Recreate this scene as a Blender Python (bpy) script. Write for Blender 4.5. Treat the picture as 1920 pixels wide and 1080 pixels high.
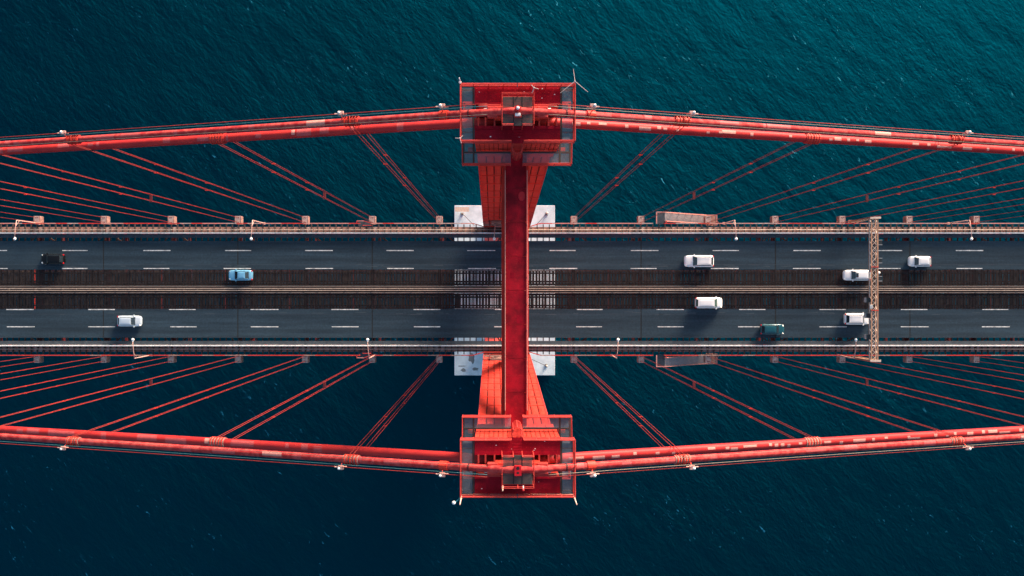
import bpy, math, random
from mathutils import Vector, Matrix
R = math.radians
rnd = random.Random(7)
sc = bpy.context.scene
for o in list(bpy.data.objects):
    bpy.data.objects.remove(o)
col = sc.collection

# ------------------------------------------------------------------ camera
CAMX, CAMZ = -1.18, 256.6
cd = bpy.data.cameras.new('camera')
cam = bpy.data.objects.new('camera', cd); col.objects.link(cam)
cam.location = (CAMX, 0, CAMZ)
cd.sensor_width = 36; cd.lens = 36 * 1931 / 1920
cd.shift_x = 23 / 1920; cd.shift_y = 4.5 / 1920
cd.clip_end = 20000; cd.clip_start = 1
sc.camera = cam
sc.render.resolution_x = 1024; sc.render.resolution_y = 576

# ------------------------------------------------------------------ light
SUN_EL, SUN_AZ = R(9), R(28)          # azimuth from +Y towards +X
w = bpy.data.worlds.new('World'); sc.world = w; w.use_nodes = True
nt = w.node_tree; bgn = nt.nodes['Background']
sky = nt.nodes.new('ShaderNodeTexSky'); sky.sky_type = 'NISHITA'
sky.sun_disc = False; sky.sun_elevation = SUN_EL; sky.sun_rotation = SUN_AZ
sky.air_density = 1.0; sky.dust_density = 4.0; sky.ozone_density = 1.6
nt.links.new(sky.outputs[0], bgn.inputs[0]); bgn.inputs[1].default_value = 0.15
sd = bpy.data.lights.new('sun', 'SUN'); sd.energy = 5.0; sd.angle = R(22); sd.color = (1.0, 0.77, 0.64)
sun = bpy.data.objects.new('sun', sd); col.objects.link(sun)
sdir = Vector((math.sin(SUN_AZ) * math.cos(SUN_EL), math.cos(SUN_AZ) * math.cos(SUN_EL), math.sin(SUN_EL)))
sun.rotation_euler = sdir.to_track_quat('Z', 'Y').to_euler()
sun.location = (60, 120, 300)
sc.view_settings.view_transform = 'Standard'; sc.view_settings.look = 'None'
sc.view_settings.exposure = 1.4; sc.view_settings.gamma = 1
sc.view_settings.use_curve_mapping = False

# ------------------------------------------------------------------ materials
MATS = {}
def mat(name, c, rough=0.55, metal=0.0, var=0.15, scale=1.5, c2=None, bump=0.0, bscale=20, spec=0.4, detail=6, stretch=None, lo=0.35, hi=0.65):
    m = bpy.data.materials.new(name); m.use_nodes = True; n = m.node_tree; p = n.nodes['Principled BSDF']
    p.inputs['Roughness'].default_value = rough; p.inputs['Metallic'].default_value = metal
    p.inputs['Specular IOR Level'].default_value = spec
    tc = n.nodes.new('ShaderNodeNewGeometry'); mp = n.nodes.new('ShaderNodeMapping')
    n.links.new(tc.outputs['Position'], mp.inputs[0])
    if stretch: mp.inputs['Scale'].default_value = stretch
    nz = n.nodes.new('ShaderNodeTexNoise'); nz.inputs['Scale'].default_value = scale; nz.inputs['Detail'].default_value = detail
    nz.inputs['Roughness'].default_value = 0.62
    n.links.new(mp.outputs[0], nz.inputs['Vector'])
    rp = n.nodes.new('ShaderNodeValToRGB')
    c2 = c2 or tuple(x * (1 - var) for x in c); c1 = tuple(min(1, x * (1 + var)) for x in c)
    rp.color_ramp.elements[0].position = lo; rp.color_ramp.elements[1].position = hi
    rp.color_ramp.elements[0].color = (*c2, 1); rp.color_ramp.elements[1].color = (*c1, 1)
    n.links.new(nz.outputs[0], rp.inputs[0]); n.links.new(rp.outputs[0], p.inputs['Base Color'])
    if bump:
        b = n.nodes.new('ShaderNodeBump'); nb = n.nodes.new('ShaderNodeTexNoise'); nb.inputs['Scale'].default_value = bscale
        n.links.new(tc.outputs['Position'], nb.inputs['Vector']); n.links.new(nb.outputs[0], b.inputs['Height'])
        b.inputs['Distance'].default_value = bump; n.links.new(b.outputs[0], p.inputs['Normal'])
    MATS[name] = m
    return m
mat('steel_red', (0.50, 0.040, 0.026), 0.5, spec=0.2, var=0.18, scale=0.9, bump=0.01, bscale=8)
mat('cable_red', (0.40, 0.026, 0.024), 0.5, spec=0.15, scale=1.3, c2=(0.32, 0.020, 0.024), stretch=(0.4, 1, 1))
mat('cable_worn', (0.40, 0.060, 0.055), 0.7, spec=0.1, scale=2.2, c2=(0.33, 0.024, 0.028), detail=8, lo=0.42, hi=0.6)
mat('crimson', (0.27, 0.003, 0.014), 0.55, spec=0.12, var=0.25, scale=1.1, bump=0.006, bscale=12)
mat('strut_red', (0.35, 0.006, 0.017), 0.55, spec=0.12, scale=0.9, c2=(0.17, 0.005, 0.012), detail=9, bump=0.006, bscale=6)
mat('repaint_red', (0.40, 0.02, 0.025), 0.55, spec=0.15)
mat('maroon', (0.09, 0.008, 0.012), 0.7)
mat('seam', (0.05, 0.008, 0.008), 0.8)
mat('edge_red', (0.44, 0.042, 0.036), 0.5, spec=0.2)
mat('pink_patch', (0.50, 0.21, 0.18), 0.7, scale=4)
mat('mauve_patch', (0.40, 0.060, 0.062), 0.65, scale=4)
mat('pink_steel', (0.35, 0.20, 0.17), 0.7, spec=0.2, scale=2.0, c2=(0.19, 0.105, 0.09), detail=8)
mat('pale_steel', (0.42, 0.32, 0.295), 0.7, scale=3, c2=(0.27, 0.18, 0.16))
mat('rope_red', (0.27, 0.028, 0.023), 0.6, spec=0.15)
mat('rope_teal', (0.03, 0.13, 0.15), 0.6)
mat('rope_grey', (0.17, 0.15, 0.12), 0.7)
mat('asphalt', (0.021, 0.041, 0.058), 0.85, scale=0.55, c2=(0.014, 0.029, 0.043), detail=10, stretch=(0.12, 1.6, 1), bump=0.004, bscale=60, spec=0.25)
mat('strip_dark', (0.036, 0.050, 0.066), 0.8, scale=1, c2=(0.025, 0.035, 0.048))
mat('paint_white', (0.72, 0.72, 0.70), 0.7, scale=2.5, c2=(0.30, 0.31, 0.31), detail=10)
mat('parapet', (0.62, 0.66, 0.68), 0.6, scale=2.5, c2=(0.36, 0.40, 0.42), detail=9)
mat('scuff', (0.045, 0.065, 0.080), 0.9, scale=5)
mat('joint', (0.012, 0.014, 0.016), 0.9)
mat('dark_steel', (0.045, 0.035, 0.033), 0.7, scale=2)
mat('grate_brown', (0.034, 0.029, 0.031), 0.85, spec=0.15, scale=1.4, c2=(0.020, 0.017, 0.019))
mat('sleeper', (0.028, 0.02, 0.018), 0.9)
mat('rail_cream', (0.46, 0.36, 0.29), 0.55, scale=3, c2=(0.34, 0.25, 0.20))
mat('rail_grey', (0.19, 0.165, 0.155), 0.6, scale=3)
mat('beige_pipe', (0.40, 0.32, 0.27), 0.6)
mat('concrete', (0.50, 0.60, 0.66), 0.9, scale=0.45, c2=(0.40, 0.50, 0.56), detail=10, bump=0.01, bscale=4, lo=0.3, hi=0.62)
mat('stain', (0.16, 0.18, 0.19), 0.9)
mat('grating_grey', (0.26, 0.31, 0.36), 0.6)
mat('grating_dark', (0.075, 0.07, 0.068), 0.7, metal=0.2)
mat('lamp_pink', (0.50, 0.30, 0.26), 0.5)
mat('lamp_white', (0.85, 0.86, 0.86), 0.35)
mat('tan_steel', (0.40, 0.22, 0.135), 0.55, scale=3)
mat('pale_tan', (0.52, 0.42, 0.35), 0.55, scale=3)
mat('galv', (0.45, 0.47, 0.48), 0.45, metal=0.4)
mat('black', (0.010, 0.010, 0.012), 0.5)
mat('sign_dark', (0.018, 0.024, 0.028), 0.4)
mat('tread', (0.36, 0.33, 0.33), 0.6, scale=3)
mat('glass', (0.012, 0.022, 0.032), 0.06, spec=0.7)
mat('glass_pale', (0.05, 0.09, 0.08), 0.08, spec=0.7)
mat('car_white', (0.66, 0.68, 0.70), 0.25, var=0.02, spec=0.5)
mat('car_silver', (0.48, 0.58, 0.66), 0.25, metal=0.2, var=0.02)
mat('car_blue', (0.15, 0.40, 0.60), 0.25, metal=0.25, var=0.02)
mat('car_black', (0.004, 0.005, 0.007), 0.3, var=0.02, spec=0.25)
mat('car_teal', (0.010, 0.075, 0.10), 0.2, metal=0.1, var=0.02, spec=0.5)
mat('tyre', (0.012, 0.012, 0.012), 0.8)
mat('tail_red', (0.55, 0.01, 0.015), 0.25)
mat('head_white', (0.85, 0.83, 0.78), 0.15)
mat('beacon_red', (0.50, 0.008, 0.015), 0.3)
mat('antenna', (0.48, 0.42, 0.41), 0.4)
mat('whip', (0.66, 0.44, 0.36), 0.5)
mat('hose_teal', (0.02, 0.22, 0.30), 0.5)
mat('bird_white', (0.7, 0.7, 0.68), 0.8)
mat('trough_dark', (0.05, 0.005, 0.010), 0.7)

def grain_asphalt():
    n = MATS['asphalt'].node_tree; L = n.links; p = n.nodes['Principled BSDF']
    src = p.inputs['Base Color'].links[0].from_socket
    geo = n.nodes.new('ShaderNodeNewGeometry')
    g = n.nodes.new('ShaderNodeTexNoise'); g.inputs['Scale'].default_value = 3.2; g.inputs['Detail'].default_value = 8; g.inputs['Roughness'].default_value = 0.75
    L.new(geo.outputs['Position'], g.inputs['Vector'])
    mp = n.nodes.new('ShaderNodeMapping'); mp.inputs['Scale'].default_value = (0.012, 1.1, 0.0); L.new(geo.outputs['Position'], mp.inputs[0])
    t = n.nodes.new('ShaderNodeTexNoise'); t.inputs['Scale'].default_value = 1.0; t.inputs['Detail'].default_value = 4; L.new(mp.outputs[0], t.inputs['Vector'])
    a = n.nodes.new('ShaderNodeMapRange'); L.new(g.outputs[0], a.inputs[0]); a.inputs[1].default_value = 0.3; a.inputs[2].default_value = 0.7; a.inputs[3].default_value = 0.72; a.inputs[4].default_value = 1.3
    c = n.nodes.new('ShaderNodeMapRange'); L.new(t.outputs[0], c.inputs[0]); c.inputs[1].default_value = 0.3; c.inputs[2].default_value = 0.7; c.inputs[3].default_value = 0.78; c.inputs[4].default_value = 1.22
    m = n.nodes.new('ShaderNodeMath'); m.operation = 'MULTIPLY'; L.new(a.outputs[0], m.inputs[0]); L.new(c.outputs[0], m.inputs[1])
    v = n.nodes.new('ShaderNodeVectorMath'); v.operation = 'SCALE'; L.new(src, v.inputs[0]); L.new(m.outputs[0], v.inputs['Scale'])
    L.new(v.outputs[0], p.inputs['Base Color'])
grain_asphalt()

def water_material():
    m = bpy.data.materials.new('sea_water'); m.use_nodes = True; n = m.node_tree; p = n.nodes['Principled BSDF']
    L = n.links
    geo = n.nodes.new('ShaderNodeNewGeometry')
    def mapped(rot, sx, sy):
        mp = n.nodes.new('ShaderNodeMapping'); mp.vector_type = 'TEXTURE'
        mp.inputs['Rotation'].default_value = (0, 0, rot); mp.inputs['Scale'].default_value = (sx, sy, 1)
        L.new(geo.outputs['Position'], mp.inputs[0]); return mp
    def noise(mp, scale, detail, rough=0.55, dist=0.0):
        t = n.nodes.new('ShaderNodeTexNoise'); t.inputs['Scale'].default_value = scale
        t.inputs['Detail'].default_value = detail; t.inputs['Roughness'].default_value = rough
        t.inputs['Distortion'].default_value = dist
        L.new(mp.outputs[0], t.inputs['Vector']); return t
    def math_(op, a, b):
        t = n.nodes.new('ShaderNodeMath'); t.operation = op
        for i, v in enumerate((a, b)):
            if isinstance(v, (int, float)): t.inputs[i].default_value = v
            else: L.new(v, t.inputs[i])
        return t.outputs[0]
    cr = R(-48)
    n1 = noise(mapped(cr, 2.2, 1.0), 0.16, 3)                 # swell, about 6 m
    n2 = noise(mapped(R(-40), 2.0, 1.0), 0.55, 5, 0.6, 0.4)   # chop, about 1.8 m
    n3 = noise(mapped(R(-56), 2.4, 1.0), 1.5, 5, 0.62, 0.6)   # ripples
    # ridged crests
    rdg = math_('SUBTRACT', 1.0, math_('ABSOLUTE', math_('MULTIPLY', math_('SUBTRACT', n2.outputs[0], 0.5), 4.0), 0))
    h = math_('ADD', math_('MULTIPLY', n1.outputs[0], 1.3), math_('MULTIPLY', rdg, 0.16))
    wp = noise(mapped(R(-20), 2.0, 1.0), 0.035, 3)
    h = math_('ADD', h, math_('MULTIPLY', n3.outputs[0], math_('MULTIPLY', math_('MAXIMUM', math_('SUBTRACT', wp.outputs[0], 0.22), 0.1), 1.0)))
    b = n.nodes.new('ShaderNodeBump'); b.inputs['Distance'].default_value = 1.0; b.inputs['Strength'].default_value = 0.36
    L.new(h, b.inputs['Height'])
    # water colour: patches of slightly clearer and murkier water
    big = noise(mapped(0.3, 1.5, 1.0), 0.03, 4)
    rp = n.nodes.new('ShaderNodeValToRGB')
    rp.color_ramp.elements[0].position = 0.3; rp.color_ramp.elements[1].position = 0.7
    rp.color_ramp.elements[0].color = (0.0001, 0.0012, 0.0016, 1); rp.color_ramp.elements[1].color = (0.0001, 0.0022, 0.0028, 1)
    L.new(big.outputs[0], rp.inputs[0])
    # sun glints on small crests, put in as brighter cyan reflective flecks
    f1 = noise(mapped(R(-50), 2.6, 0.7), 1.15, 6, 0.66, 1.2)
    f2 = noise(mapped(0.5, 1.6, 1.0), 0.055, 4, 0.6)
    glint = math_('MAXIMUM', math_('MULTIPLY', math_('SUBTRACT', f1.outputs[0], 0.637), 15.0), 0.0)
    glint = math_('MULTIPLY', glint, math_('MAXIMUM', math_('MULTIPLY', math_('SUBTRACT', f2.outputs[0], 0.47), 9.0), 0.0))
    cl = n.nodes.new('ShaderNodeClamp'); L.new(glint, cl.inputs[0]); cl.inputs[2].default_value = 0.9
    df = n.nodes.new('ShaderNodeBsdfDiffuse'); L.new(rp.outputs[0], df.inputs['Color']); L.new(b.outputs[0], df.inputs['Normal'])
    gl = n.nodes.new('ShaderNodeBsdfGlass'); gl.distribution = 'BECKMANN'
    gl.inputs['Color'].default_value = (0.0, 0.56, 0.95, 1); gl.inputs['IOR'].default_value = 1.53; gl.inputs['Roughness'].default_value = 0.645
    fl = n.nodes.new('ShaderNodeBsdfMetallic'); fl.distribution = 'BECKMANN'; fl.fresnel_type = 'F82'
    fl.inputs['Base Color'].default_value = (0.07, 0.50, 0.66, 1); fl.inputs['Edge Tint'].default_value = (0.4, 0.9, 1.0, 1); fl.inputs['Roughness'].default_value = 0.62
    gf = n.nodes.new('ShaderNodeMixShader'); L.new(cl.outputs[0], gf.inputs[0]); L.new(gl.outputs[0], gf.inputs[1]); L.new(fl.outputs[0], gf.inputs[2])
    L.new(b.outputs[0], gl.inputs['Normal'])
    ad = n.nodes.new('ShaderNodeAddShader'); L.new(df.outputs[0], ad.inputs[0]); L.new(gf.outputs[0], ad.inputs[1])
    L.new(ad.outputs[0], n.nodes['Material Output'].inputs['Surface'])
    MATS['sea_water'] = m
water_material()

# ------------------------------------------------------------------ mesh helpers
class MB:
    def __init__(s): s.v = []; s.f = []
    def box(s, x0, x1, y0, y1, z0, z1):
        b = len(s.v)
        s.v += [(x0, y0, z0), (x1, y0, z0), (x1, y1, z0), (x0, y1, z0), (x0, y0, z1), (x1, y0, z1), (x1, y1, z1), (x0, y1, z1)]
        s.f += [tuple(b + i for i in q) for q in ((0, 3, 2, 1), (4, 5, 6, 7), (0, 1, 5, 4), (1, 2, 6, 5), (2, 3, 7, 6), (3, 0, 4, 7))]
        return s
    def hexa(s, pts):
        b = len(s.v); s.v += [tuple(p) for p in pts]
        s.f += [tuple(b + i for i in q) for q in ((0, 3, 2, 1), (4, 5, 6, 7), (0, 1, 5, 4), (1, 2, 6, 5), (2, 3, 7, 6), (3, 0, 4, 7))]
        return s
    def tube(s, pts, r, n=8, r2=None, cap=True):
        pts = [Vector(p) for p in pts]; b = len(s.v); k = len(pts)
        for i, p in enumerate(pts):
            d = (pts[min(i + 1, k - 1)] - pts[max(i - 1, 0)]).normalized()
            up = Vector((0, 0, 1)) if abs(d.z) < 0.95 else Vector((1, 0, 0))
            a = d.cross(up).normalized(); c = a.cross(d).normalized()
            rr = r if r2 is None else r + (r2 - r) * i / max(1, k - 1)
            for j in range(n):
                t = 2 * math.pi * j / n
                s.v.append(tuple(p + a * (rr * math.cos(t)) + c * (rr * math.sin(t))))
        for i in range(k - 1):
            for j in range(n):
                s.f.append((b + i * n + j, b + i * n + (j + 1) % n, b + (i + 1) * n + (j + 1) % n, b + (i + 1) * n + j))
        if cap:
            s.f.append(tuple(b + j for j in range(n))[::-1]); s.f.append(tuple(b + (k - 1) * n + j for j in range(n)))
        return s
    def bar(s, a, b, wx, wz):
        """rectangular bar from a to b, width wx across, depth wz"""
        a = Vector(a); b = Vector(b); d = (b - a).normalized()
        up = Vector((0, 0, 1)) if abs(d.z) < 0.98 else Vector((1, 0, 0))
        u = d.cross(up).normalized() * (wx / 2); v = u.cross(d).normalized() * (wz / 2)
        return s.hexa([a - u - v, a + u - v, b + u - v, b - u - v, a - u + v, a + u + v, b + u + v, b - u + v])
    def dome(s, c, r, h, n=10, k=3):
        b = len(s.v)
        for i in range(k):
            t = math.pi / 2 * i / k
            for j in range(n):
                a = 2 * math.pi * j / n
                s.v.append((c[0] + r * math.cos(t) * math.cos(a), c[1] + r * math.cos(t) * math.sin(a), c[2] + h * math.sin(t)))
        s.v.append((c[0], c[1], c[2] + h))
        for i in range(k - 1):
            for j in range(n):
                s.f.append((b + i * n + j, b + i * n + (j + 1) % n, b + (i + 1) * n + (j + 1) % n, b + (i + 1) * n + j))
        for j in range(n):
            s.f.append((b + (k - 1) * n + j, b + (k - 1) * n + (j + 1) % n, b + k * n))
        s.f.append(tuple(b + j for j in range(n))[::-1])
        return s
    def quad(s, a, b, c, d):
        k = len(s.v); s.v += [tuple(a), tuple(b), tuple(c), tuple(d)]; s.f.append((k, k + 1, k + 2, k + 3)); return s
    def mesh(s, name, m, smooth=False):
        me = bpy.data.meshes.new(name); me.from_pydata(s.v, [], s.f); me.materials.append(MATS[m])
        if smooth: me.polygons.foreach_set('use_smooth', [True] * len(me.polygons))
        me.update(); return me
    def build(s, name, m, parent=None, smooth=False, kind=None, label=None, bevel=0):
        return obj(name, s.mesh(name, m, smooth), parent, kind, label, bevel)
def obj(name, me, parent=None, kind=None, label=None, bevel=0, loc=None):
    o = bpy.data.objects.new(name, me); col.objects.link(o); o.parent = parent
    if loc is not None: o.location = loc
    if kind: o['kind'] = kind
    if label: o['label'] = label
    if bevel:
        md = o.modifiers.new('bevel', 'BEVEL'); md.width = bevel; md.segments = 2; md.limit_method = 'ANGLE'
    return o
def thing(name, label=None, cat=None, group=None, loc=(0, 0, 0), rz=0.0, kind=None):
    o = bpy.data.objects.new(name, None); col.objects.link(o); o.location = loc; o.rotation_euler = (0, 0, rz)
    o.empty_display_size = 0.5
    if label: o['label'] = label
    if cat: o['category'] = cat
    if group: o['group'] = group
    if kind: o['kind'] = kind
    return o
def one(o, label, cat, group=None):
    o['label'] = label; o['category'] = cat
    if group: o['group'] = group
    return o
def children(o): return [c for c in bpy.data.objects if c.parent == o]
def copy_tree(o, parent=None, kids=None):
    kids = kids if kids is not None else [(c, children(c)) for c in children(o)]
    r = o.copy(); col.objects.link(r); r.parent = parent
    for c, gs in kids:
        d = c.copy(); col.objects.link(d); d.parent = r
        for g in gs:
            e = g.copy(); col.objects.link(e); e.parent = d
    return r
SIDE = {1: 'upper', -1: 'lower'}

# ------------------------------------------------------------------ sea
S = 9000
sea = MB().quad((-S, -S, 0), (S, -S, 0), (S, S, 0), (-S, S, 0)).build('sea', 'sea_water', kind='structure')

# ------------------------------------------------------------------ pier
pier = thing('bridge_pier', 'pale concrete pier block standing in the sea under the red tower', 'pier')
MB().box(-11.95, 11.95, -20.3, 20.3, -6, 8.6).build('pier_block', 'concrete', pier, bevel=0.12)
MB().box(-12.08, 12.08, -20.43, 20.43, 8.45, 9.0).build('cap_slab', 'concrete', pier, bevel=0.06)
for s in (1, -1):
    MB().box(-5.6, 5.6, s * 12.4 - 3.0, s * 12.4 + 3.0, 9.0, 10.4).build('pedestal', 'concrete', pier, bevel=0.1)
def pier_mast(x, y, boom, label, cross=False):
    t = thing('pier_mast', label, 'mast', 'masts on the pier', (x, y, 9.0))
    MB().tube([(0, 0, 0), (0, 0, 2.6)], 0.12, 8).build('pole', 'pale_tan', t)
    MB().box(-0.3, 0.3, -0.3, 0.3, 0, 0.25).build('base', 'stain', t)
    MB().tube([(0, 0, 2.5), (boom[0], boom[1], 2.2)], 0.06, 6).build('boom', 'dark_steel', t)
    if cross: MB().box(-1.7, 1.7, 0.4, 1.5, 1.6, 1.75).build('head_plate', 'pale_tan', t)
    else: MB().dome((0, 0, 2.6), 0.28, 0.3).build('head', 'pale_tan', t)
pier_mast(-10.2, 18.4, (3.0, -3.0), 'pale mast with flat head plate on the upper left corner of the pier', True)
pier_mast(10.1, 18.4, (-2.4, -2.6), 'small pale mast on the upper right corner of the concrete pier')
pier_mast(10.0, -18.0, (-3.6, 1.6), 'small pale mast on the lower right corner of the concrete pier')
for i, (x, y, rx, ry) in enumerate(((-8.0, -16.2, 0.9, 1.4), (-7.0, -18.9, 0.9, 0.5), (-10.2, -18.2, 1.3, 0.14), (-9.9, -19.2, 0.7, 0.5), (-7.7, -16.9, 0.5, 0.9))):
    mb = MB(); n = 14; b = [(x + rx * math.cos(2 * math.pi * k / n) * rnd.uniform(0.6, 1.1), y + ry * math.sin(2 * math.pi * k / n) * rnd.uniform(0.6, 1.1), 9.006 + i * 0.001) for k in range(n)]
    mb.v += b; mb.f.append(tuple(range(n))); mb.build('dark_stain', 'stain', pier)

# ------------------------------------------------------------------ deck
YD, ZR, PAN = 0.18, 81.0, 11.46
XE = 103.14                                  # half length built
deck = thing('bridge_deck', 'long steel truss deck of the suspension bridge carrying the roads', 'bridge deck', loc=(0, YD, 0))
JP = PAN / 11
nj = int(XE / JP)
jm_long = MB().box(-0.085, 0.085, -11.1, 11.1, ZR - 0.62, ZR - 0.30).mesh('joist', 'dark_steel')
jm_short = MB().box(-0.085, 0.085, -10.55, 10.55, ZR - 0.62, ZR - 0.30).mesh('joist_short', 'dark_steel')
for k in range(-nj, nj + 1):
    x = k * JP
    obj('joist', jm_short if abs(x) < 4.9 else jm_long, deck, loc=(x, 0, 0))
# chords by panel, with cover plates so they do not read as one strip
cm = {}
for s in (1, -1):
    for k in range(-9, 9):
        x0, x1 = k * PAN + 0.02, (k + 1) * PAN - 0.02
        MB().box(x0, x1, min(s * 9.66, s * 10.68), max(s * 9.66, s * 10.68), ZR - 1.5, ZR - 0.75).build('top_chord', 'pink_steel', deck)
        MB().box(x0, x1, min(s * 9.8, s * 10.5), max(s * 9.8, s * 10.5), ZR - 11.6, ZR - 10.8).build('bottom_chord', 'steel_red', deck)
        MB().box(k * PAN - 0.7, k * PAN + 0.7, min(s * 9.7, s * 10.64), max(s * 9.7, s * 10.64), ZR - 0.74, ZR - 0.70).build('cover_plate', 'pale_steel', deck)
        MB().bar((k * PAN, s * 10.15, ZR - 1.5), (k * PAN, s * 10.15, ZR - 10.8), 0.5, 0.5).build('vertical', 'steel_red', deck)
        a, b = (ZR - 1.5, ZR - 10.9) if k % 2 else (ZR - 10.9, ZR - 1.5)
        MB().bar((k * PAN, s * 10.15, a), ((k + 1) * PAN, s * 10.15, b), 0.45, 0.45).build('diagonal', 'steel_red', deck)
        # lateral bracing seen in the slot beside the road
        MB().bar((k * PAN + 0.3, s * 9.9, ZR - 1.7), (k * PAN + 4.2, s * 6.8, ZR - 1.7), 0.28, 0.2).build('lateral_brace', 'pink_steel', deck)
        MB().bar((k * PAN - 0.3, s * 9.9, ZR - 1.7), (k * PAN - 2.4, s * 7.2, ZR - 1.7), 0.22, 0.2).build('lateral_brace', 'pale_steel', deck)
for k in range(-9, 10):
    x = k * PAN
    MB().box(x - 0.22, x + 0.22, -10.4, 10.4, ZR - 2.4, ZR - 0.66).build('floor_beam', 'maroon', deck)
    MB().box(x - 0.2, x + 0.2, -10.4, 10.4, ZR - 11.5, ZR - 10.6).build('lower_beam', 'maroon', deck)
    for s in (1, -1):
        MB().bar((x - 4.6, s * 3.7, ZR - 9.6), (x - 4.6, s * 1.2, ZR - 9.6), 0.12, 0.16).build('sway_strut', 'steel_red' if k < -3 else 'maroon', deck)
for y in (-7.6, -5.8, -3.8, -0.9, 0.9, 3.8, 5.8, 7.6):
    MB().box(-XE, XE, y - 0.11, y + 0.11, ZR - 1.1, ZR - 0.64).build('stringer', 'dark_steel', deck)
# hanger brackets (parts of the deck)
bk = MB().box(-0.48, 0.48, 0, 1.38, -1.25, 0).mesh('hanger_bracket', 'pale_steel')
bside = MB().box(-0.53, -0.44, 0.02, 1.34, -1.5, 0.03).box(0.44, 0.53, 0.02, 1.34, -1.5, 0.03).mesh('cheek', 'pink_steel')
bcap = MB()
for yy in (0.28, 1.12):
    for xx in (-0.14, 0.14): bcap.tube([(xx, yy, 0.0), (xx, yy, 0.05)], 0.075, 8)
bcap = bcap.mesh('socket', 'maroon')
for s in (1, -1):
    for k in [i for i in range(-8, 9) if i]:
        o = obj('hanger_bracket', bk, deck, loc=(k * PAN + (0.06 if k > 0 else -0.06), s * 11.16, ZR - 0.35))
        if s < 0: o.rotation_euler = (0, 0, math.pi)
        obj('cheek', bside, o); obj('socket', bcap, o)

# railway below
for s in (1, -1):
    t = thing('railway_track', 'dark railway track running below the %s grated lane' % SIDE[s], kind='structure', loc=(0, YD + s * 2.1, ZR - 10.4))
    sl = MB(); n = int(XE / 0.6)
    for k in range(-n, n + 1): q = rnd.choice([0.11, 0.13, 0.13, 0.2, 0.27]); sl.box(k * 0.6 - q, k * 0.6 + rnd.choice([0.1, 0.13, 0.2]), -1.3, 1.3, -0.25, 0)
    sl.build('sleepers', 'sleeper', t, kind='stuff')
    for y in (-0.83, 0.83): MB().box(-XE, XE, y - 0.05, y + 0.05, 0, 0.17).build('rail', 'dark_steel', t)
    for y in (-1.25, 1.25): MB().box(-XE, XE, y - 0.12, y + 0.12, -0.7, -0.25).build('track_stringer', 'maroon', t)

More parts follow.
